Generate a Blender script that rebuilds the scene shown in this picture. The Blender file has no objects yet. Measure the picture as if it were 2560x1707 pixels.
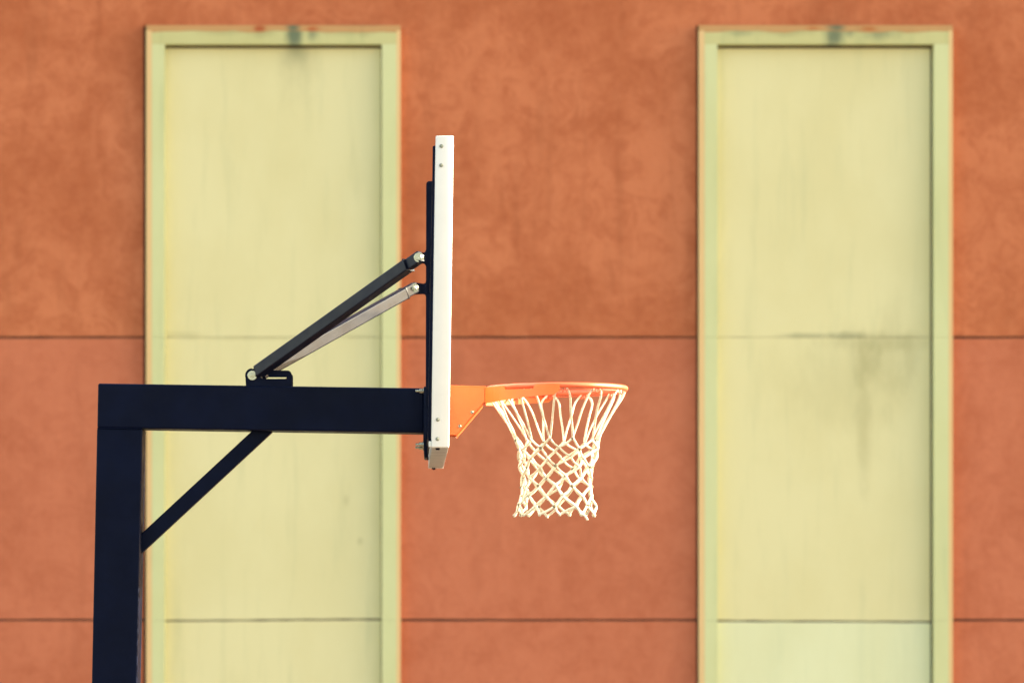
import bpy, bmesh, math, random
from mathutils import Vector, Matrix

random.seed(7)
S = bpy.context.scene
COL = S.collection
R = math.radians

# ------------------------------------------------------------------ camera
# x right, y away from the camera, z up.  Level camera with a shifted lens: the wall's
# verticals stay upright while the horizon lies far below the middle of the picture.
FPX, VX, VY = 8600.0, 1023.0, 1480.0          # focal length and horizon point, photo pixels
CAMZ = 2.36
cd = bpy.data.cameras.new('camera')
cam = bpy.data.objects.new('camera', cd)
COL.objects.link(cam)
cam.location = (0, 0, CAMZ)
cam.rotation_euler = (R(90), 0, 0)
cd.sensor_width = 36.0
cd.lens = 36.0 * FPX / 2560.0
cd.shift_x = (1280 - VX) / 2560.0
cd.shift_y = (VY - 853.5) / 2560.0
cd.clip_start = 0.1
cd.clip_end = 3000
cd.dof.use_dof = True
cd.dof.focus_distance = 11.35
cd.dof.aperture_fstop = 2.9
S.camera = cam

# ------------------------------------------------------------------ light
SUN_AZ, SUN_EL = -4.0, 23.0       # from +x towards the camera, above the horizon
w = bpy.data.worlds.new('World')
S.world = w
w.use_nodes = True
nt = w.node_tree
bg = nt.nodes['Background']
sky = nt.nodes.new('ShaderNodeTexSky')
sky.sky_type = 'NISHITA'
sky.sun_disc = False
sky.sun_elevation = R(SUN_EL)
sky.sun_rotation = R(90 + SUN_AZ)
sky.air_density = 1.0
sky.dust_density = 1.6
sky.ozone_density = 0.3
wbm = nt.nodes.new('ShaderNodeMix')              # one even tint: the photograph's warm white balance
wbm.data_type = 'RGBA'; wbm.blend_type = 'MULTIPLY'
wbm.inputs['Factor'].default_value = 1.0
wbm.inputs['B'].default_value = (1.0, 0.90, 0.77, 1)
nt.links.new(sky.outputs[0], wbm.inputs['A'])
nt.links.new(wbm.outputs['Result'], bg.inputs[0])
bg.inputs[1].default_value = 0.10
sd = bpy.data.lights.new('sun', 'SUN')
sun = bpy.data.objects.new('sun', sd)
COL.objects.link(sun)
sd.energy = 3.8
sd.angle = R(0.5)
sd.color = (1.0, 0.90, 0.70)
to_sun = Vector((math.cos(R(SUN_EL)) * math.cos(R(SUN_AZ)), -math.cos(R(SUN_EL)) * math.sin(R(SUN_AZ)), math.sin(R(SUN_EL))))
sun.rotation_euler = to_sun.to_track_quat('Z', 'Y').to_euler()
sun.location = (30, -5, 30)

vs = S.view_settings
vs.view_transform = 'Standard'
vs.look = 'None'
vs.gamma = 1.0
vs.use_curve_mapping = False
vs.exposure = 2.62

# ------------------------------------------------------------------ helpers
def P(px, py, Y):
    """photo pixel at depth Y -> point"""
    return Vector(((px - VX) * Y / FPX, Y, CAMZ + (VY - py) * Y / FPX))

def srgb(r, g, b):
    f = lambda c: (c / 255 / 12.92) if c / 255 <= 0.04045 else ((c / 255 + 0.055) / 1.055) ** 2.4
    return (f(r), f(g), f(b))

WORLD = {}
def wloc(o):
    return WORLD.get(o.name, Vector((0, 0, 0)))

def obj(name, verts, faces, m, parent=None, bevel=0.0, segs=2, smooth=False, origin=None):
    c = Vector(origin) if origin is not None else sum((Vector(v) for v in verts), Vector()) / len(verts)
    me = bpy.data.meshes.new(name)
    me.from_pydata([tuple(Vector(v) - c) for v in verts], [], faces)
    bm = bmesh.new(); bm.from_mesh(me)
    bmesh.ops.recalc_face_normals(bm, faces=bm.faces)
    if bevel > 0:
        es = [e for e in bm.edges if len(e.link_faces) == 2 and e.calc_face_angle(0) > 0.5]
        bmesh.ops.bevel(bm, geom=es, offset=bevel, segments=segs, profile=0.5, affect='EDGES', clamp_overlap=True)
    if smooth:
        for f in bm.faces: f.smooth = True
        for e in bm.edges:
            if len(e.link_faces) == 2 and e.calc_face_angle(0) > 0.7: e.smooth = False
    bm.to_mesh(me); bm.free()
    me.materials.append(m)
    o = bpy.data.objects.new(name, me)
    COL.objects.link(o)
    if parent is not None:
        o.parent = parent
        o.location = c - wloc(parent)
    else:
        o.location = c
    WORLD[o.name] = c
    return o

def empty(name, loc, label=None, cat=None, group=None):
    o = bpy.data.objects.new(name, None)
    COL.objects.link(o)
    o.location = loc
    o.empty_display_size = 0.2
    WORLD[o.name] = Vector(loc)
    if label: o['label'] = label
    if cat: o['category'] = cat
    if group: o['group'] = group
    return o

def prism(pts, d):
    """list of points (one plane, y const) extruded d along +y"""
    n = len(pts)
    v = [Vector(p) for p in pts] + [Vector(p) + Vector((0, d, 0)) for p in pts]
    f = [list(range(n)), list(range(2 * n - 1, n - 1, -1))]
    for i in range(n):
        j = (i + 1) % n
        f.append([i, i + n, j + n, j])
    return v, f

def pixprism(px, Y, d):
    return prism([P(x, y, Y) for x, y in px], d)

def merge(*parts):
    V, F = [], []
    for v, f in parts:
        o = len(V)
        V += list(v)
        F += [[i + o for i in q] for q in f]
    return V, F

def box(x0, x1, y0, y1, z0, z1):
    v = [Vector((x, y, z)) for x in (x0, x1) for y in (y0, y1) for z in (z0, z1)]
    f = [(0, 1, 3, 2), (4, 6, 7, 5), (0, 4, 5, 1), (2, 3, 7, 6), (0, 2, 6, 4), (1, 5, 7, 3)]
    return v, [list(q) for q in f]

def bar(a, b, w, h, up=Vector((0, 0, 1))):
    """rectangular bar from a to b; w across, h along 'up'"""
    a, b = Vector(a), Vector(b)
    d = (b - a).normalized()
    s = d.cross(up).normalized()
    u = s.cross(d).normalized()
    v = []
    for p in (a, b):
        for i, j in ((-1, -1), (1, -1), (1, 1), (-1, 1)):
            v.append(p + s * (w / 2 * i) + u * (h / 2 * j))
    return v, [[0, 3, 2, 1], [4, 5, 6, 7], [0, 1, 5, 4], [1, 2, 6, 5], [2, 3, 7, 6], [3, 0, 4, 7]]

def cyl(a, b, r, n=20, r2=None, rot=0.0):
    a, b = Vector(a), Vector(b)
    d = (b - a).normalized()
    ref = Vector((0, 0, 1)) if abs(d.z) < 0.9 else Vector((1, 0, 0))
    s = d.cross(ref).normalized(); u = s.cross(d)
    r2 = r if r2 is None else r2
    v = []
    for p, q in ((a, r), (b, r2)):
        for k in range(n):
            t = 2 * math.pi * k / n + rot
            v.append(p + (s * math.cos(t) + u * math.sin(t)) * q)
    f = [list(range(n - 1, -1, -1)), list(range(n, 2 * n))]
    for k in range(n):
        j = (k + 1) % n
        f.append([k, j, j + n, k + n])
    return v, f

def tube(pts, r, n=8, closed=False, flat=1.0, radii=None):
    """tube swept along points with parallel frames"""
    pts = [Vector(p) for p in pts]
    m = len(pts)
    tang = []
    for i in range(m):
        if closed: d = pts[(i + 1) % m] - pts[i - 1]
        else: d = pts[min(i + 1, m - 1)] - pts[max(i - 1, 0)]
        tang.append(d.normalized())
    ref = Vector((0, 0, 1)) if abs(tang[0].z) < 0.9 else Vector((1, 0, 0))
    s = tang[0].cross(ref).normalized()
    V, F = [], []
    for i in range(m):
        s = (s - tang[i] * s.dot(tang[i])).normalized()
        u = tang[i].cross(s)
        rr = radii[i] if radii else r
        for k in range(n):
            t = 2 * math.pi * k / n
            V.append(pts[i] + s * (math.cos(t) * rr) + u * (math.sin(t) * rr * flat))
    for i in range(m if closed else m - 1):
        j = (i + 1) % m
        for k in range(n):
            l = (k + 1) % n
            F.append([i * n + k, i * n + l, j * n + l, j * n + k])
    if not closed:
        F.append(list(range(n - 1, -1, -1)))
        F.append([(m - 1) * n + k for k in range(n)])
    return V, F

def catmull(pts, sub=5):
    pts = [Vector(p) for p in pts]
    out = []
    for i in range(len(pts) - 1):
        p0 = pts[max(i - 1, 0)]; p1 = pts[i]; p2 = pts[i + 1]; p3 = pts[min(i + 2, len(pts) - 1)]
        for k in range(sub):
            t = k / sub
            out.append(0.5 * ((2 * p1) + (p2 - p0) * t + (2 * p0 - 5 * p1 + 4 * p2 - p3) * t * t + (3 * p1 - p0 - 3 * p2 + p3) * t ** 3))
    out.append(pts[-1])
    return out

def sphere(c, r, n=8, m=6, sz=1.0):
    V, F = [Vector(c) + Vector((0, 0, r * sz))], []
    for i in range(1, m):
        a = math.pi * i / m
        for k in range(n):
            t = 2 * math.pi * k / n
            V.append(Vector(c) + Vector((r * math.sin(a) * math.cos(t), r * math.sin(a) * math.sin(t), r * sz * math.cos(a))))
    V.append(Vector(c) - Vector((0, 0, r * sz)))
    for k in range(n):
        F.append([0, 1 + k, 1 + (k + 1) % n])
    for i in range(m - 2):
        for k in range(n):
            a = 1 + i * n + k; b = 1 + i * n + (k + 1) % n
            F.append([a, a + n, b + n, b])
    for k in range(n):
        F.append([len(V) - 1, 1 + (m - 2) * n + (k + 1) % n, 1 + (m - 2) * n + k])
    return V, F

def arc(cx, cy, r, a0, a1, n=6):
    return [(cx + r * math.cos(R(a0 + (a1 - a0) * i / n)), cy + r * math.sin(R(a0 + (a1 - a0) * i / n))) for i in range(n + 1)]

# ------------------------------------------------------------------ materials
class NB:
    """small node-building helper"""
    def __init__(self, name):
        self.m = bpy.data.materials.new(name); self.m.use_nodes = True
        self.t = self.m.node_tree
        self.b = self.t.nodes['Principled BSDF']
        g = self.t.nodes.new('ShaderNodeNewGeometry'); self.pos = g.outputs['Position']
    def node(self, typ, **kw):
        n = self.t.nodes.new(typ)
        for k, v in kw.items(): setattr(n, k, v)
        return n
    def put(self, sock, v):
        if hasattr(v, 'links') or hasattr(v, 'is_linked'): self.t.links.new(v, sock)
        else:
            if sock.type == 'RGBA' and len(v) == 3: v = (*v, 1)
            sock.default_value = v
    def noise(self, scale, detail=4, rough=0.55, stretch=(1, 1, 1), dist=0.0, off=(0, 0, 0)):
        mp = self.node('ShaderNodeMapping')
        mp.inputs['Scale'].default_value = stretch
        mp.inputs['Location'].default_value = off
        self.put(mp.inputs['Vector'], self.pos)
        n = self.node('ShaderNodeTexNoise')
        n.inputs['Scale'].default_value = scale
        n.inputs['Detail'].default_value = detail
        n.inputs['Roughness'].default_value = rough
        n.inputs['Distortion'].default_value = dist
        self.put(n.inputs['Vector'], mp.outputs[0])
        return n.outputs['Fac']
    def ramp(self, fac, lo, hi, a=0.0, b=1.0):
        n = self.node('ShaderNodeMapRange'); n.interpolation_type = 'SMOOTHSTEP'
        self.put(n.inputs['Value'], fac)
        n.inputs['From Min'].default_value = lo; n.inputs['From Max'].default_value = hi
        n.inputs['To Min'].default_value = a; n.inputs['To Max'].default_value = b
        return n.outputs[0]
    def math(self, op, a, b=0.0):
        n = self.node('ShaderNodeMath', operation=op)
        self.put(n.inputs[0], a); self.put(n.inputs[1], b)
        return n.outputs[0]
    def mix(self, fac, a, b, mode='MIX'):
        n = self.node('ShaderNodeMix', data_type='RGBA', blend_type=mode)
        self.put(n.inputs['Factor'], fac); self.put(n.inputs['A'], a); self.put(n.inputs['B'], b)
        return n.outputs['Result']
    def xyz(self):
        n = self.node('ShaderNodeSeparateXYZ'); self.put(n.inputs[0], self.pos)
        return n.outputs
    def spot(self, x, z, rx, rz, soft=0.9, wob=0.25, wscale=9.0):
        """stain with an irregular outline on a wall plane; 1 inside, 0 outside"""
        if not hasattr(self, 'so'): self.so = self.xyz()
        o = self.so
        dx = self.math('DIVIDE', self.math('SUBTRACT', o[0], x), rx)
        dz = self.math('DIVIDE', self.math('SUBTRACT', o[2], z), rz)
        d = self.math('SQRT', self.math('ADD', self.math('MULTIPLY', dx, dx), self.math('MULTIPLY', dz, dz)))
        if not hasattr(self, 'nz'): self.nz = self.math('SUBTRACT', self.noise(wscale, 4, 0.6, (1.6, 1, 0.7)), 0.5)
        nz = self.math('MULTIPLY', self.nz, wob * 4)
        return self.ramp(self.math('ADD', d, nz), 1 - soft, 1, 1, 0)
    def bump(self, h, strength=0.3, dist=0.01):
        n = self.node('ShaderNodeBump')
        n.inputs['Strength'].default_value = strength; n.inputs['Distance'].default_value = dist
        self.put(n.inputs['Height'], h)
        self.t.links.new(n.outputs[0], self.b.inputs['Normal'])
    def done(self, col, rough=0.8, metal=0.0, spec=None):
        self.put(self.b.inputs['Base Color'], col)
        self.put(self.b.inputs['Roughness'], rough)
        self.b.inputs['Metallic'].default_value = metal
        if spec is not None: self.b.inputs['Specular IOR Level'].default_value = spec
        return self.m

YW = 18.0                     # face of the red render
def WX(px): return (px - VX) * YW / FPX
def WZ(py): return CAMZ + (VY - py) * YW / FPX

def mat_red(name, base, mott, soot):
    n = NB(name)
    big = n.ramp(n.noise(1.5, 5, 0.66, dist=0.6), 0.40, 0.64)
    mid = n.ramp(n.noise(6.0, 5, 0.72, dist=1.0, off=(3, 1, 7)), 0.42, 0.66)
    fine = n.ramp(n.noise(15, 3, 0.7, off=(1, 5, 2)), 0.35, 0.7)
    run = n.ramp(n.noise(3.2, 4, 0.6, (3.0, 1, 0.35), off=(9, 0, 4)), 0.52, 0.75)
    col = n.mix(n.math('MULTIPLY', big, 0.75 * mott), base, tuple(c * k for c, k in zip(base, (0.72, 0.60, 0.50))))
    col = n.mix(n.math('MULTIPLY', mid, 0.62 * mott), col, tuple(c * k for c, k in zip(base, (0.70, 0.56, 0.48))))
    col = n.mix(n.math('MULTIPLY', fine, 0.25), col, tuple(c * k for c, k in zip(base, (1.12, 1.2, 1.25))))
    col = n.mix(n.math('MULTIPLY', run, 0.35 * soot), col, tuple(c * k for c, k in zip(base, (0.55, 0.48, 0.42))))
    n.bump(n.noise(16, 4, 0.75, off=(2, 2, 2)), 0.2, 0.02)
    return n.done(col, 0.9, spec=0.25)

RED = (0.525, 0.172, 0.073)
M_red_up = mat_red('render_red_weathered', RED, 1.0, 1.0)
M_red_lo = mat_red('render_red_smooth', (0.505, 0.160, 0.078), 0.5, 0.5)

def mat_cream(name, base, stains, streak=0.5, soft=1.0):
    n = NB(name)
    v = n.ramp(n.noise(2.1, 5, 0.6, (1, 1, 0.6)), 0.35, 0.7)
    st = n.ramp(n.noise(5.0, 5, 0.6, (2.4, 1, 0.25), off=(4, 2, 1)), 0.50, 0.78)
    col = n.mix(n.math('MULTIPLY', v, 0.5), base, tuple(c * k for c, k in zip(base, (0.90, 0.88, 0.80))))
    col = n.mix(n.math('MULTIPLY', st, streak), col, tuple(c * k for c, k in zip(base, (0.78, 0.82, 0.80))))
    for (px, py, rx, ry, k, dark) in stains:
        s = n.spot(WX(px), WZ(py), rx * soft * YW / FPX, ry * soft * YW / FPX)
        col = n.mix(n.math('MULTIPLY', s, k * (0.72 if soft > 1 else 1)), col, dark)
    n.bump(n.noise(8, 4, 0.7), 0.08, 0.02)
    return n.done(col, 0.8, spec=0.3)

GRN = (0.10, 0.14, 0.085)
OLV = (0.30, 0.285, 0.125)
CREAM = (0.675, 0.635, 0.345)
M_infill = mat_cream('cream_infill_paint', CREAM, [
    (745, 130, 55, 130, 0.35, OLV), (735, 118, 30, 45, 0.5, GRN),
    (2165, 905, 34, 70, 0.55, OLV), (2160, 1060, 20, 160, 0.40, OLV), (2200, 855, 130, 26, 0.45, OLV),
    (2275, 900, 28, 70, 0.35, OLV), (2010, 838, 60, 7, 0.5, GRN), (2110, 838, 60, 8, 0.45, GRN), (2230, 880, 30, 140, 0.30, OLV),
    (450, 836, 60, 9, 0.3, OLV), (620, 845, 160, 6, 0.30, OLV), (880, 840, 60, 8, 0.2, OLV),
    (865, 1250, 8, 14, 0.35, OLV), (900, 1352, 8, 10, 0.45, OLV), (2120, 950, 150, 120, 0.25, OLV)], 0.5, 1.45)
M_infill_pale = mat_cream('cream_infill_repainted', (0.675, 0.70, 0.43), [], 0.35)
M_frame = mat_cream('cream_frame_paint', (0.575, 0.605, 0.315), [
    (738, 92, 34, 60, 0.85, GRN), (775, 88, 22, 40, 0.55, GRN), (660, 84, 40, 26, 0.45, OLV), (880, 84, 90, 22, 0.4, OLV),
    (2085, 95, 40, 60, 0.8, GRN), (2120, 85, 26, 30, 0.6, GRN), (2190, 88, 50, 30, 0.5, GRN), (1980, 92, 70, 22, 0.35, OLV),
    (2010, 84, 30, 20, 0.3, OLV)], 0.6)
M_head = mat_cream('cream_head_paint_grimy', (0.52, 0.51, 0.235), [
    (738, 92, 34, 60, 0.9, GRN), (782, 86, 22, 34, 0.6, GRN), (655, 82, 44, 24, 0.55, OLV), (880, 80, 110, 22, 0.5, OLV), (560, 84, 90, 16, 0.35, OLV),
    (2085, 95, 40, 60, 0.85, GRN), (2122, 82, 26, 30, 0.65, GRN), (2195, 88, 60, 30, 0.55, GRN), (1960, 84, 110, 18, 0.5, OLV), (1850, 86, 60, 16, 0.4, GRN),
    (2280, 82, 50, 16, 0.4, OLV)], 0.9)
M_trim = mat_cream('trim_primer_edge', (0.70, 0.49, 0.23), [], 0.4)
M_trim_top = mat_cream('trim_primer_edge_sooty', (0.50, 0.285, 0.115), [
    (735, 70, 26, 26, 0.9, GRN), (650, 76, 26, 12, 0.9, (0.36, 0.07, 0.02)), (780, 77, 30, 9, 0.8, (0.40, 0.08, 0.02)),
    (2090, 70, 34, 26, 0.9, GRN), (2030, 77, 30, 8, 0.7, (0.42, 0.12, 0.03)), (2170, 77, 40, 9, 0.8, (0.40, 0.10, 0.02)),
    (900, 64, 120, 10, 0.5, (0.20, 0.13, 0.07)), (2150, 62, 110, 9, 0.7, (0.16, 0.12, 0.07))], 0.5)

def mat_joint_shade():
    n = NB('joint_mortar_and_gap_shade')
    c = n.mix(n.noise(20, 4), (0.045, 0.035, 0.035), (0.09, 0.06, 0.05))  # dark mortar of the joints, also painted shade in gaps beside the frames
    return n.done(c, 0.95)
M_joint_shade = mat_joint_shade()

def mat_paint(name, base, rough, var=0.25, spec=0.5, coat=0.0, peel=0.02):
    n = NB(name)
    v = n.ramp(n.noise(7, 5, 0.6), 0.3, 0.75)
    col = n.mix(v, tuple(c * (1 - var) for c in base), tuple(c * (1 + var) for c in base))
    dust = n.ramp(n.noise(22, 6, 0.7, off=(3, 3, 3)), 0.55, 0.8)
    col = n.mix(n.math('MULTIPLY', dust, 0.10), col, tuple(min(1, c * 1.6 + 0.01) for c in base))
    rg = n.ramp(n.noise(16, 5, 0.6, off=(6, 2, 8)), 0.3, 0.7, rough * 0.85, rough * 1.2)
    n.bump(n.noise(240, 3, 0.5), peel, 0.002)
    m = n.done(col, rg, spec=spec)
    n.b.inputs['Coat Weight'].default_value = coat
    n.b.inputs['Coat Roughness'].default_value = 0.12
    return m
M_navy = mat_paint('blue_black_enamel', (0.0018, 0.0042, 0.0165), 0.45, 0.2, 0.07)
M_navy_gloss = mat_paint('blue_black_gloss_enamel', (0.003, 0.004, 0.014), 0.38, 0.2, 0.25, 0.0)
M_orange = mat_paint('orange_enamel', (0.82, 0.16, 0.026), 0.48, 0.10, 0.5)
M_rim = mat_paint('red_orange_rim_enamel', (0.75, 0.11, 0.03), 0.46, 0.10, 0.75, 0.0)
M_white = mat_paint('white_board_paint', (0.80, 0.79, 0.70), 0.45, 0.03, 0.4)

def mat_clear():
    n = NB('clear_acrylic')
    t = n.t
    tr = n.node('ShaderNodeBsdfTransparent'); tr.inputs[0].default_value = (0.96, 0.97, 0.95, 1)
    gl = n.node('ShaderNodeBsdfGlossy'); gl.inputs['Roughness'].default_value = 0.03
    fr = n.node('ShaderNodeFresnel'); fr.inputs[0].default_value = 1.45
    mx = n.node('ShaderNodeMixShader')
    t.links.new(fr.outputs[0], mx.inputs[0]); t.links.new(tr.outputs[0], mx.inputs[1]); t.links.new(gl.outputs[0], mx.inputs[2])
    t.links.new(mx.outputs[0], t.nodes['Material Output'].inputs['Surface'])
    return n.m
M_clear = mat_clear()

def mat_metal(name, base, rough):
    n = NB(name)
    v = n.noise(60, 4, 0.6)
    c = n.mix(v, tuple(x * 0.7 for x in base), tuple(min(1, x * 1.15) for x in base))
    return n.done(c, n.ramp(v, 0.3, 0.7, rough * 0.8, rough * 1.3), 1.0)
M_bottom_shade = mat_paint('bottom_frame_grey_shade', (0.40, 0.40, 0.37), 0.5, 0.12, 0.5)  # bottom frame grey, shade of the underside put into the colour
M_zinc = mat_metal('zinc_plated_steel', (0.46, 0.46, 0.35), 0.26)
M_zinc_dull = mat_metal('dull_zinc_screw', (0.30, 0.31, 0.24), 0.5)

def mat_cord():
    n = NB('braided_white_cord')
    v = n.ramp(n.noise(120, 4, 0.6), 0.3, 0.7)
    c = n.mix(v, (0.60, 0.54, 0.39), (0.78, 0.73, 0.58))
    d = n.ramp(n.noise(30, 5, 0.6, off=(2, 6, 3)), 0.6, 0.85)
    c = n.mix(n.math('MULTIPLY', d, 0.6), c, (0.33, 0.26, 0.16))
    wv = n.node('ShaderNodeTexWave'); wv.inputs['Scale'].default_value = 130
    n.put(wv.inputs['Vector'], n.pos)
    n.bump(wv.outputs['Fac'], 0.4, 0.001)
    return n.done(c, 0.85, spec=0.2)
M_cord = mat_cord()
def mat_knot():
    n = NB('grimy_shaded_cord_knot')
    c = n.mix(n.noise(90, 3), (0.10, 0.085, 0.06), (0.30, 0.25, 0.17))  # grime and the shade of the node gaps, both put into the colour
    return n.done(c, 0.9, spec=0.2)
M_knot = mat_knot()
def mat_ground():
    n = NB('court_tan_concrete')
    c = n.mix(n.noise(1.2, 6, 0.7), (0.10, 0.075, 0.055), (0.14, 0.10, 0.075))
    c = n.mix(n.math('MULTIPLY', n.ramp(n.noise(180, 3, 0.6), 0.4, 0.7), 0.4), c, (0.22, 0.17, 0.13))
    n.bump(n.noise(220, 3), 0.4, 0.006)
    return n.done(c, 0.9)
M_ground = mat_ground()

# ------------------------------------------------------------------ ground
v, f = box(-400, 400, -400, 400, -0.5, 0.0)
g = obj('ground', v, f, M_ground)
g['kind'] = 'structure'

# ------------------------------------------------------------------ building wall
building = empty('building', (WX(1374), YW + 0.2, 0),
                 'orange red rendered wall with two tall cream framed panels behind the hoop', 'building')
XL, XR = WX(-2100), WX(4900)
ZT = WZ(-700)
v, f = box(XL, XR, YW + 0.022, YW + 0.42, 0.0, ZT)
obj('wall_core', v, f, M_joint_shade, building)
v, f = box(XL - 0.05, XR + 0.05, YW - 0.06, YW + 0.48, ZT, ZT + 0.09)
obj('coping', v, f, M_frame, building, 0.006)

def wob_line(x0, x1, y, amp, n, slope=0.0, seed=0):
    rr = random.Random(seed)
    return [(x0 + (x1 - x0) * i / n, y + slope * i / n + rr.uniform(-amp, amp)) for i in range(n + 1)]

GND = VY + CAMZ * FPX / YW
PITCH = 1379.5
panel_x = [(368 - PITCH, 1001 - PITCH), (365.5, 1001.5), (1747.5, 2382), (1747.5 + PITCH, 2382 + PITCH)]
cols = [(-2100, panel_x[0][0]), (panel_x[0][1], panel_x[1][0]), (panel_x[1][1], panel_x[2][0]), (panel_x[2][1], panel_x[3][0]), (panel_x[3][1], 4900)]
joints = [843, 1549, 2255]
TOPP = 64                      # top of the cream panels
gap = 2.6
k = 0
for ci, (a, b) in enumerate(cols):
    edges = [-700] + joints + [GND]
    for r in range(len(edges) - 1):
        y0, y1 = edges[r], edges[r + 1]
        x0, x1 = a, b - (0 if ci == 4 else 7.0)      # slit added left of each cream panel: dark backing stands in for shade
        if ci == 0: x0 = a
        if ci == 4: x1 = b
        # the top row reaches over the cream panels: its strip above them is a separate band below
        if r == 0: y0 = TOPP
        top = wob_line(x0, x1, y0 + (gap if r else 0.0), 0.7 if r else 0, 14, 0, 10 + k)
        bot = wob_line(x0, x1, y1 - (gap if r < 3 else 0), 0.7 if r < 3 else 0, 14, 0, 60 + k)
        pts = [P(x, y, YW) for x, y in top] + [P(x, y, YW) for x, y in reversed(bot)]
        v, f = prism(pts, 0.020)
        obj('render_panel', v, f, M_red_up if r == 0 else M_red_lo, building, 0.0)
        k += 1
pts = [P(x, y, YW) for x, y in ((-2100, -700), (4900, -700), (4900, TOPP), (-2100, TOPP))]
v, f = prism(pts, 0.020)
obj('render_band', v, f, M_red_up, building)

def framed_panel(x0, x1, recess, sl, pale, seed):
    """cream panel: backing > frame bars, edge trim, infill panels"""
    top = TOPP
    proud = 0.05
    Yf = YW - proud                      # face of the frame
    Yi = Yf + recess                     # face of the infill
    tl, tr, tt = 14, 10, 13               # widths of the bare outer edge
    il, ir, it = 46, 47, 47               # inner edge of the frame, from the outer edge
    gnd = VY + CAMZ * FPX / Yf
    def fx(x): return P(x, 0, Yf).x
    def fz(y, Y=Yf): return P(0, y, Y).z
    v, f = box(fx(x0 + 6), fx(x1 - 6), YW + 0.0125, YW + 0.0215, 0.0, fz(top + 6))
    back = obj('framed_panel', v, f, M_joint_shade, building)
    def piece(name, xa, xb, za, zb, Y, Yb, m, ws=0.0, slope=(0, 0), sd=0, edge=(1, 1)):
        """world x and z limits; ws wobbles the top and bottom edge"""
        rr = random.Random(sd)
        n = 18 if ws else 1
        t = [(xa + (xb - xa) * i / n, za + slope[0] * i / n + rr.uniform(-ws, ws) * edge[0]) for i in range(n + 1)]
        bt = [(xa + (xb - xa) * i / n, zb + slope[1] * i / n + rr.uniform(-ws, ws) * edge[1]) for i in range(n + 1)]
        pts = [Vector((x, Y, z)) for x, z in t] + [Vector((x, Y, z)) for x, z in reversed(bt)]
        v, f = prism(pts, Yb - Y)
        return obj(name, v, f, m, back)
    YB = YW + 0.012
    zt = fz(top)
    # bare outer edges, flush with the frame
    piece('edge_trim', fx(x0), fx(x0 + tl), fz(top + tt), 0, Yf + 0.0006, YB, M_trim)
    piece('edge_trim', fx(x1 - tr), fx(x1), fz(top + tt), 0, Yf + 0.0006, YB, M_trim)
    piece('edge_trim', fx(x0), fx(x1), zt, fz(top + tt) + 0.0005, Yf + 0.0006, YB, M_trim_top)
    piece('peeled_edge', fx(x0 + tl), fx(x1 - tr), fz(top + tt) + 0.0005, fz(top + tt + 3), Yf - 0.0012, Yf - 0.0002, M_trim_top, 0.006, (0, 0), seed + 11, (0, 1))
    # head and jambs
    piece('frame_head', fx(x0 + tl), fx(x1 - tr), fz(top + tt), fz(top + it), Yf, YB, M_head)
    js = [fz(top + it), fz(843), fz(1550), fz(2256), 0.0]
    g0 = 0.0006
    for za, zb in zip(js[:-1], js[1:]):
        piece('frame_jamb', fx(x0 + tl), fx(x0 + il), za - g0, zb + g0, Yf, YB, M_frame)
        piece('frame_jamb', fx(x1 - ir), fx(x1 - tr), za - g0, zb + g0, Yf, YB, M_frame)
    # infill; added gaps at head and right bare dark backing as painted shade
    a, b = fx(x0 + il) + 0.001, fx(x1 - ir) - (0.011 if pale else 0.005)
    px = Yi / FPX
    zz = lambda y: fz(y, Yi)
    sl *= -px
    piece('infill_panel', a, b, fz(top + it) - 0.014, zz(842.4), Yi, YB, M_infill, 0.0006, (0, 0), seed, (0, 1))
    piece('infill_panel', a, b, zz(843.4), zz(1549), Yi + 0.0008, YB, M_infill, 0.0015, (0, sl), seed + 3, (.3, 1))
    piece('infill_panel', a, b, zz(1553.2), zz(2254), Yi - (0.004 if pale else 0.0), YB, M_infill_pale if pale else M_infill, 0.0015, (sl, 0), seed + 5, (1, 1))
    piece('infill_panel', a, b, zz(2258), 0, Yi, YB, M_infill, 0.001, (0, 0), seed + 7, (1, 0))
    return back

framed_panel(*panel_x[0], 0.052, -3, False, 100)
framed_panel(*panel_x[1], 0.052, -4, False, 200)
framed_panel(*panel_x[2], 0.055, 3, True, 300)
framed_panel(*panel_x[3], 0.055, 3, False, 400)

# ------------------------------------------------------------------ basketball hoop
YC = 11.70                     # depth of post, arm and rim centre
HW = 0.0755                    # half width of post and arm
YN = YC - HW
post_top = P(300, 1068, YN)
lean = (356 - 343) / (1707 - 1076.0)
GP = VY + CAMZ * FPX / YN      # ground in pixels at the post's face
hoop = empty('basketball_hoop', (P(285 - lean * (GP - 1320), GP, YN).x, YC, 0),
             'dark blue steel cantilever basketball hoop with white backboard and orange rim', 'basketball hoop')

def xl(y): return 242.4 - lean * (y - 1068)
def xr(y): return 356.4 - lean * (y - 1068)
yb = GP + 180
v, f = pixprism([(xl(1069.5), 1069.5), (xr(1069.5), 1071.5), (xr(yb), yb), (xl(yb), yb)], YN, 2 * HW)
post = obj('post', v, f, M_navy, hoop, 0.006, 3)
# arm (its near face a touch proud of the post so the weld line reads)
v, f = pixprism([(245, 958), (1060, 970), (1060, 1081.5), (243, 1069)], YN - 0.0008, 2 * HW + 0.0016)
arm = obj('arm', v, f, M_navy, hoop, 0.006, 3)
# weld bead round the post top
wb = [P(xl(1069) + 1, 1069.3, YN - 0.001), P(xr(1069) - 1, 1071.2, YN - 0.001)]
pts = catmull([wb[0] + (wb[1] - wb[0]) * t + Vector((0, random.uniform(-.0006, .0006), random.uniform(-.0008, .0008))) for t in [i / 14 for i in range(15)]], 3)
v, f = tube(pts, 0.0022, 6)
obj('weld_bead', v, f, M_navy, hoop, smooth=True)
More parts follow.
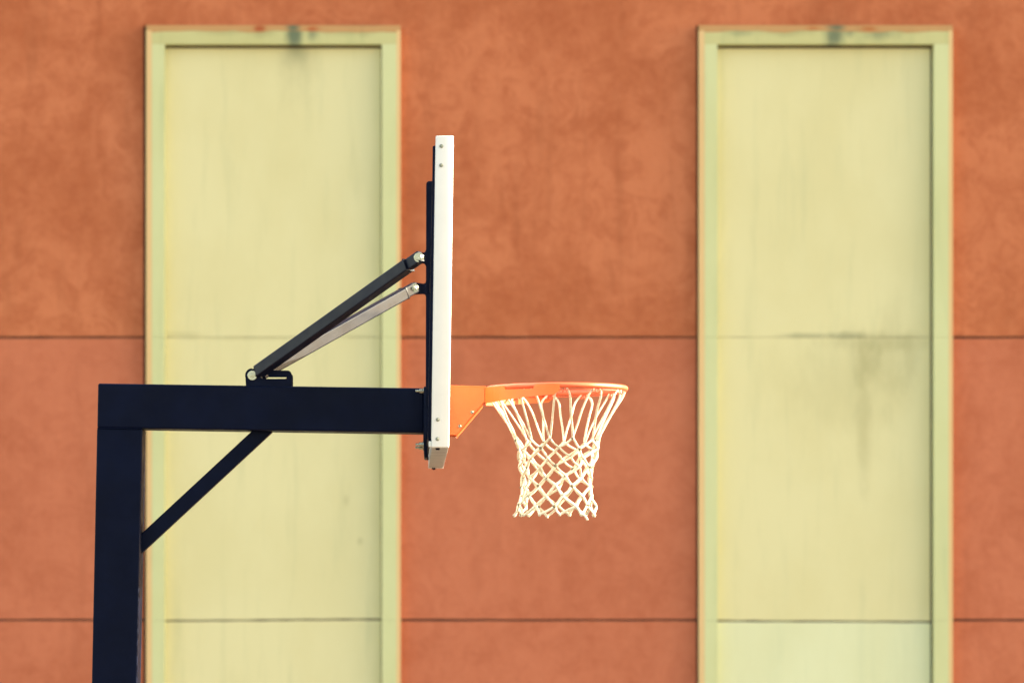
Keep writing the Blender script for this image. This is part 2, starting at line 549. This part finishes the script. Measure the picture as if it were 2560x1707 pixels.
# diagonal brace
a, b = P(330, 1381, YC), P(670, 1066, YC)
v, f = bar(a, b, 0.05, 0.0495)
obj('brace', v, f, M_navy, hoop, 0.004, 3)

def bolt_y(c, rw, rh, name, parent, m=M_zinc, th=0.006, washer=True, stub=True):
    """bolt along y, head towards the camera; c on the surface"""
    c = Vector(c)
    ps = []
    if washer: ps.append(cyl(c + Vector((0, 0.002, 0)), c - Vector((0, 0.0025, 0)), rw, 24))
    ps.append(cyl(c - Vector((0, 0.0022, 0)), c - Vector((0, th, 0)), rh, 6, rot=0.3))
    if stub: ps.append(cyl(c - Vector((0, th - 0.0005, 0)), c - Vector((0, th + 0.004, 0)), rh * 0.5, 12, rh * 0.42))
    v, f = merge(*ps)
    return obj(name, v, f, m, parent, 0.0006, 1)

# bracket on the arm: two slotted cheek plates and a foot
def cheek(Y, ox=0.0, oy=0.0):
    outline = [(615, 968), (613.8, 950)] + arc(630.6, 938.2, 18, 160, 262, 7) + [(640, 925)] + arc(719, 936, 10, -90, 0, 5) + [(729, 969.5)]
    s0, s1, sc, sr = 657, 712, 941.5, 5.2
    slot = arc(s0, sc, sr, 90, 270, 6) + arc(s1, sc, sr, -90, 90, 6)
    bm = bmesh.new()
    def loop(px, yy): return [bm.verts.new(P(x + ox, y + oy, Y) + Vector((0, yy, 0))) for x, y in px]
    T = 0.006
    of, ob_ = loop(outline, 0), loop(outline, T)
    sf, sb = loop(slot, 0), loop(slot, T)
    for fr, sl in ((of, sf), (ob_, sb)):
        es = []
        for lp in (fr, sl):
            for i in range(len(lp)):
                es.append(bm.edges.new((lp[i], lp[(i + 1) % len(lp)])))
        bmesh.ops.triangle_fill(bm, use_beauty=True, use_dissolve=False, edges=es)
    for fr, bk in ((of, ob_), (sf, sb)):
        n = len(fr)
        for i in range(n):
            j = (i + 1) % n
            bm.faces.new((fr[i], fr[j], bk[j], bk[i]))
    bm.verts.index_update()
    return [vv.co.copy() for vv in bm.verts], [[vv.index for vv in ff.verts] for ff in bm.faces]
v1 = cheek(YN + 0.002)
v2 = cheek(YN + 0.002)
v2 = ([p + Vector((0, 2 * HW - 0.010, 0)) for p in v2[0]], v2[1])
foot = pixprism([(617, 964.6), (727, 966.4), (727, 969.5), (617, 968.2)], YN + 0.0085, 2 * HW - 0.019)
v, f = merge(v1, v2, foot)
abr = obj('arm_bracket', v, f, M_navy, hoop)
base_near = P(630.6, 938.2, YN + 0.002)
bolt_y(base_near, 0.0163, 0.0088, 'pivot_bolt', abr, th=0.008)

# mounting plates with lugs behind the board
YP1, YP2 = 11.15, 12.25
def lug_plate(Y, lug, strip, lx, ly, lr=15.5):
    (ya, yb_) = lug
    sx_top, sx_bot, st, sb, rt, rb = strip
    def sx(y): return sx_top + (sx_bot - sx_top) * (y - st) / (sb - st)
    pts = arc(sx_top + 8, st + 8, 8, 180, 270, 4) + [(rt, st), (rb, sb), (sx_bot, sb)]
    pts += [(sx(yb_ + 7), yb_ + 7)] + [(sx(yb_) - 3, yb_ + 1.2), (sx(yb_) - 8, yb_)]
    pts += arc(lx, ly, lr, 75, 285, 10)
    pts += [(sx(ya) - 8, ya), (sx(ya) - 3, ya - 1.2), (sx(ya - 7), ya - 7)]
    return pixprism(pts, Y, 0.008)
v, f = lug_plate(YP1, (631.5, 658.5), (1065.4, 1064, 453, 1098, 1084, 1075), 1047, 644.8)
mp1 = obj('mounting_plate', v, f, M_navy, hoop, 0.001, 1)
v, f = lug_plate(YP2, (709, 735), (1066, 1064.5, 540, 1120, 1079, 1071), 1035, 721)
mp2 = obj('mounting_plate', v, f, M_navy, hoop, 0.001, 1)
tip1 = P(1046.5, 644.6, YP1 - 0.012)
tip2 = P(1034, 720.7, YP2 - 0.012)

def strut(name, a, b, m, clev=0.030):
    """square tube with flattened fork ends from pivot a to pivot b"""
    a, b = Vector(a), Vector(b)
    d = (b - a).normalized()
    L = (b - a).length
    parts = [bar(a + d * 0.030, b - d * 0.048, 0.0385, 0.0400)]
    parts.append(bar(a - d * 0.012, a + d * 0.040, 0.022, 0.034))
    parts.append(bar(b - d * 0.056, b + d * 0.012, 0.024, 0.0385))
    v, f = merge(*parts)
    o = obj(name, v, f, m, hoop, 0.0045, 3)
    # collar welds where the fork leaves the tube
    ring = bar(b - d * 0.0530, b - d * 0.0470, 0.0405, 0.0430)
    cv, cf = ring
    obj('weld_collar', cv, cf, M_zinc if False else m, o, 0.0015, 2, True)
    return o
s_near = strut('strut', base_near + Vector((0, 0.022, 0)), tip1, M_navy_gloss)
s_far = strut('strut', base_near + Vector((0, 2 * HW - 0.028, 0)), tip2, M_navy_gloss)
bolt_y(tip1 - Vector((0, 0.013, 0)), 0.0158, 0.0105, 'pivot_bolt', s_near, th=0.008, stub=False)
bolt_y(tip2 - Vector((0, 0.013, 0)), 0.0168, 0.0098, 'pivot_bolt', s_far, th=0.009)

# vertical channels on the back of the board
def channel(Y, d):
    s = 10.95 / Y
    def q(x, y): return (VX + (x - VX) * s, VY + (y - VY) * s)
    pts = [q(*p) for p in ([(1081.8, 376)] + arc(1086.5, 369, 5, 180, 270, 4)[0:] + [(1088.6, 364), (1078.2, 1105), (1074, 1105)] + [(1070.4, 1098), (1069.6, 1090)])]
    return pixprism(pts, Y, d)
v, f = channel(10.95, 0.05)
obj('back_channel', v, f, M_navy, hoop, 0.002, 2, True)
v, f = channel(12.42, 0.05)
obj('back_channel', v, f, M_navy, hoop, 0.002, 2, True)
# cross rails tying channels and plates to the arm's end flange
for ya, yb_ in ((700, 722), (985, 1007), (1075, 1096)):
    lx = 1089 - (ya - 340) * 0.0134
    v, f = pixprism([(lx - 9.5, ya), (lx - 0.8, ya), (lx - 1.1, yb_), (lx - 9.8, yb_)], 11.002, 1.416)
    obj('cross_rail', v, f, M_navy, hoop, 0.002, 2, True)
# flange on the end of the arm and its bolts
YFN = YC - 0.115
v, f = pixprism([(1059.5, 966), (1071, 966.2), (1069, 1141), (1065, 1144), (1061, 1141), (1058.5, 1100)], YFN, 0.23)
fl = obj('end_flange', v, f, M_navy, hoop, 0.002, 2, True)
def stud(px, py, Y, s=1.0):
    c = P(px, py, Y)
    ax = Vector((-1, 0, -0.015)).normalized()
    v, f = merge(cyl(c, c + ax * 0.004, 0.0105, 20),
                 cyl(c + ax * 0.0035, c + ax * 0.0165, 0.0082, 6, rot=0.2),
                 cyl(c + ax * 0.016, c + ax * 0.030 * s, 0.0044, 12))
    return obj('flange_bolt', v, f, M_zinc, fl, 0.0007, 1)
stud(1061, 976.8, YFN + 0.018)
stud(1061, 983, YC + 0.095)
stud(1060, 1110.5, YFN + 0.018, 0.95)
stud(1060, 1118, YC + 0.095)

# backboard
YB0, YBW = 10.785, 1.83
TLx, TRx, BRx, BLx = 1089.4, 1134.0, 1122.6, 1078.8
TY, BY = 339.5, 1118.0
def bx(u, y):
    """u 0 back .. 1 front at height y (photo pixels on the near end)"""
    t = (y - TY) / (BY - TY)
    l = TLx + (BLx - TLx) * t; r = TRx + (BRx - TRx) * t
    return l + (r - l) * u
def bpoly(u0, u1, y0, y1):
    return [(bx(u0, y0), y0), (bx(u1, y0), y0), (bx(u1, y1), y1), (bx(u0, y1), y1)]
def bprism(u0, u1, y0, y1, ya, yb_):
    pts = [P(x, y, YB0) + Vector((0, ya, 0)) for x, y in bpoly(u0, u1, y0, y1)]
    return prism(pts, yb_ - ya)
v, f = bprism(0.70, 0.97, TY + 28, BY - 28, 0.036, YBW - 0.036)
board = obj('backboard', v, f, M_clear, hoop)
v, f = bprism(0, 1, TY, BY, 0.0, 0.036)
fs1 = obj('side_frame', v, f, M_white, board, 0.0035, 3, True)
v, f = bprism(0, 1, TY, BY, YBW - 0.036, YBW)
obj('side_frame', v, f, M_white, board, 0.0035, 3, True)
v, f = bprism(0.01, 0.99, TY + 0.5, TY + 28, 0.0362, YBW - 0.0362)
obj('top_frame', v, f, M_white, board, 0.002, 2, True)
v, f = bprism(0.01, 0.99, BY - 28, BY - 0.5, 0.0362, YBW - 0.0362)
obj('bottom_frame', v, f, M_bottom_shade, board, 0.002, 2, True)
# little tab behind the lower corner
v, f = bprism(-0.16, -0.01, BY - 16, BY - 2, 0.012, 0.05)
obj('corner_tab', v, f, M_white, board, 0.001, 1)
for px, py in ((1103.4, 365.8), (1102.9, 413.7), (1094.3, 1048.6), (1093.5, 1097)):
    c = P(px, py, YB0)
    v, f = merge(cyl(c + Vector((0, .001, 0)), c - Vector((0, 0.002, 0)), 0.0064, 16, 0.0058),
                 cyl(c - Vector((0, 0.0019, 0)), c - Vector((0, 0.0040, 0)), 0.0040, 6))
    obj('frame_screw', v, f, M_zinc_dull, board, 0.0005, 1)
for dy in (0.05, YBW - 0.03):
    c = P(bx(0.36, BY), BY, YB0) + Vector((0, dy, 0.001))
    v, f = cyl(c, c - Vector((0, 0, 0.007)), 0.0075, 14, 0.0062)
    obj('frame_screw', v, f, M_navy, board, 0.001, 1)

# rim bracket
BXF = bx(1.0, 1000)
def at_board(px_on_near):            # near-end pixel column -> world x
    return P(px_on_near, 1000, YB0).x
YR0, YR1 = YC - 0.075, YC + 0.075
side = [(1116.5, 964), (1211.5, 966), (1211.5, 1003.5), (1203.5, 1013), (1140.6, 1087.3), (1116.5, 1086)]
pa = pixprism(side, YR0, 0.004)
pb = ([p + Vector((0, YR1 - YR0 - 0.004, 0)) for p in pa[0]], pa[1])
rbr = obj('rim_bracket', *pa, M_orange, hoop, 0.0008, 1)
obj('side_plate', *pb, M_orange, rbr, 0.0008, 1)
YM = YR0 + 0.0045
v, f = pixprism([(1117, 963.0), (1214, 965.2), (1214, 967.8), (1117, 965.6)], YR0 - 0.001, YR1 - YR0 + 0.002)
obj('top_plate', v, f, M_orange, rbr, 0.0006, 1)
v, f = pixprism([(1205.5, 1012.5), (1207.8, 1014.5), (1142.5, 1091.5), (1139.5, 1089.5)], YR0 + 0.0003, YR1 - YR0 - 0.0006)
obj('slope_plate', v, f, M_orange, rbr, 0.0006, 1)
v, f = pixprism([(1211.8, 968), (1216.5, 968), (1216.5, 1007), (1211.8, 1003)], YR0 + 0.001, YR1 - YR0 - 0.002)
obj('front_plate', v, f, M_orange, rbr, 0.0006, 1)
v, f = pixprism([(1115.8, 944), (1119.8, 944), (1118.2, 1088), (1114.0, 1088)], YC - 0.10, 0.20)
obj('back_plate', v, f, M_orange, rbr, 0.001, 1)
for px, py in ((1179.8, 1029.7), (1149.2, 1065)):
    bolt_y(P(px, py, YR0), 0.0058, 0.0042, 'rim_screw', rbr, M_zinc_dull, 0.0042, True, False)

# rim ring
RC = 0.2335; RT = 0.0092
ctr = P(1391.6, 972.6, YC)
tilt = math.tan(R(0.25))
def rim_pt(phi, r=RC, dz=0.0):
    """phi from the point nearest the camera, positive to the right"""
    x = r * math.sin(phi); y = -r * math.cos(phi)
    return ctr + Vector((x, y, dz + x * tilt))
v, f = tube([rim_pt(2 * math.pi * i / 96) for i in range(96)], RT, 14, True)
rim = obj('rim', v, f, M_rim, hoop, smooth=True, origin=ctr)

def wing(sgn):
    """tapering curved plate under the ring from the bracket to its nearest / farthest point"""
    path = []
    ro = RC + 0.0085
    x0 = P(1214, 0, YC).x
    path.append((Vector((x0, YC - sgn * 0.0745, 0)), 0.0))
    path.append((Vector((x0 + 0.004, YC - sgn * 0.085, 0)), 0.04))
    for i in range(31):
        t = i / 30
        phi = R(-64 + 64 * t)
        p = ctr + Vector((ro * math.sin(phi), -sgn * ro * math.cos(phi), 0))
        path.append((Vector((p.x, p.y, 0)), 0.08 + 0.92 * t))
    V, F = [], []
    n = len(path)
    for i, (p, t) in enumerate(path):
        zt = 0.003
        if 0.30 < t < 0.72: zt = -0.0108
        zb = -0.051 + 0.021 * t
        if t > 0.94: zb = -0.030 + 0.012 * (t - 0.94) / 0.06
        d = (path[min(i + 1, n - 1)][0] - path[max(i - 1, 0)][0]).normalized()
        nrm = Vector((d.y, -d.x, 0)) * 0.0024
        zc = ctr.z + (p.x - ctr.x) * tilt
        for s, z in ((1, zt), (1, zb), (-1, zb), (-1, zt)):
            V.append(Vector((p.x, p.y, zc + z)) + nrm * s)
    for i in range(n - 1):
        for k in range(4):
            l = (k + 1) % 4
            F.append([i * 4 + k, i * 4 + l, i * 4 + 4 + l, i * 4 + 4 + k])
    F.append([0, 1, 2, 3]); F.append([(n - 1) * 4 + q for q in (3, 2, 1, 0)])
    return V, F
for sgn in (1, -1):
    v, f = wing(sgn)
    obj('support_wing', v, f, M_orange, rim, smooth=True)

# net hooks: little sprung wires under the ring
HOOKS = [R(3 + 30 * k) for k in range(12)]
for ph in HOOKS:
    pts = []
    n = 25
    for i in range(n):
        t = i / (n - 1)
        a = ph + R(-4.2 + 8.4 * t)
        zz = -RT - 0.0055 - 0.0080 * math.sin(t * math.pi * 5 + 0.4) * (1 if 0.1 < t < 0.9 else 0.4)
        if t in (0.0, 1.0): zz = -RT + 0.002
        pts.append(rim_pt(a, RC - 0.001, zz))
    v, f = tube(pts, 0.0020, 6)
    obj('net_hook', v, f, M_rim, rim, smooth=True)
# retaining wire between hooks
for k in range(12):
    a0, a1 = HOOKS[k] + R(4.2), HOOKS[k] + R(25.8)
    pts = [rim_pt(a0 + (a1 - a0) * i / 12, RC + 0.001, -RT - (0.0035 if 0 < i < 12 else -0.002)) for i in range(13)]
    v, f = tube(pts, 0.0016, 6)
    obj('retaining_wire', v, f, M_rim, rim, smooth=True)

# ------------------------------------------------------------------ net
net = empty('basketball_net', ctr + Vector((0, 0, -0.44)), 'white braided cord net hanging from the orange rim', 'net')
PXM = YC / FPX
rows_y = [1101, 1124, 1146, 1169, 1193, 1217, 1241, 1265, 1286]
rows_r = [107, 100, 94, 91, 89.5, 88.5, 91, 96, 95]
rows_cx = [1395, 1394, 1392.5, 1391.5, 1390.5, 1390, 1389, 1388, 1388.5]
rnd = random.Random(21)
nodes = []
for r in range(9):
    row = []
    for k in range(12):
        a = R(-12 + 30 * k + (15 if r % 2 else 0) + rnd.uniform(-4, 4) * (0.4 if r == 0 else 1) - 1.2 * r)
        rad = rows_r[r] * PXM * (1 + rnd.uniform(-0.06, 0.05) + 0.01 * math.cos(a - 0.6))
        if r == 8: rad *= 1 + rnd.uniform(-0.06, 0.10)
        zc = CAMZ + (VY - rows_y[r]) * PXM + rnd.uniform(-0.004, 0.004)
        row.append(Vector(((rows_cx[r] - VX) * PXM + rad * math.sin(a), YC - rad * math.cos(a), zc)))
    nodes.append(row)
def nd(r, k): return nodes[r][k % 12]
def outward(p):
    d = Vector((p.x - ctr.x, p.y - ctr.y, 0)); return d.normalized()
CR = 0.0038
# hanging loops: from a hook to the two nodes below it
for k in range(12):
    ph = HOOKS[k]
    ns = []
    for s in (-1, 1):
        # node left: index with angle ph-15, right: ph+15 ; node k is at -12+30k
        nk = nd(0, k if s < 0 else k + 1)
        start = rim_pt(ph + R(3.4 * s), RC - 0.002, -RT - 0.002)
        sh = rim_pt(ph + R(rnd.uniform(6.0, 9.0) * s), RC - 0.008 - rnd.uniform(0, .006), -RT - 0.019 - rnd.uniform(0, .012))
        m1 = sh.lerp(nk, 0.33) + Vector((rnd.uniform(-.003, .003), rnd.uniform(-.003, .003), 0)) - outward(sh) * 0.002
        m2 = sh.lerp(nk, 0.68) + Vector((rnd.uniform(-.002, .002), rnd.uniform(-.002, .002), 0)) - outward(sh) * 0.003
        off = outward(nk) * (0.0025 * s)
        ns.append(catmull([rim_pt(ph + R(1.5 * s), RC, -RT + 0.006), start, sh, m1, m2, nk + off], 6))
    pts = list(reversed(ns[0])) + ns[1][1:]
    v, f = tube(pts, CR, 8, flat=0.82)
    obj('hanging_loop', v, f, M_cord, net, smooth=True)
# diagonal cords of the mesh
for fam in (1, -1):
    for k in range(12):
        pts = []
        kk = k
        for r in range(9):
            p = nd(r, kk)
            o_ = outward(p) * (0.0028 * fam * (1 if (r + k) % 2 else -1))
            pts.append(p + o_)
            if r < 8:
                # even rows sit at -12+30k, odd rows at +15 of that
                if r % 2 == 0: nk = kk if fam > 0 else kk - 1
                else: nk = kk + 1 if fam > 0 else kk
                q = nd(r + 1, nk)
                slack = Vector((rnd.uniform(-.0022, .0022), rnd.uniform(-.0022, .0022), rnd.uniform(-.003, .001)))
                pts.append((p + q) / 2 + slack)
                kk = nk
        pts = catmull(pts, 4)
        v, f = tube(pts, CR * 1.22 * rnd.uniform(0.92, 1.08), 8, flat=0.82)
        obj('mesh_cord', v, f, M_cord, net, smooth=True)
# knots
ks, kb = [], []
for r in range(9):
    for k in range(12):
        p = nd(r, k)
        if r == 8: kb.append(sphere(p + Vector((0, 0, -0.001)), 0.0052 * rnd.uniform(0.8, 1.2), 8, 6, 1.1))
        else: ks.append(sphere(p, 0.0058 * rnd.uniform(0.8, 1.15), 8, 6, 0.9))
v, f = merge(*ks)
o = obj('knots', v, f, M_knot, net, smooth=True); o['kind'] = 'stuff'
v, f = merge(*kb)
o = obj('end_knots', v, f, M_cord, net, smooth=True); o['kind'] = 'stuff'
# loose cord ends
for k, d in ((2, Vector((0.020, -0.004, -0.018))),):
    p = nd(8, k)
    pts = catmull([p, p + d * 0.35 + Vector((0.004, 0, 0.003)), p + d * 0.75 + Vector((0.003, 0, 0)), p + d], 5)
    v, f = tube(pts, CR * 1.05, 8)
    obj('cord_end', v, f, M_cord, net, smooth=True)
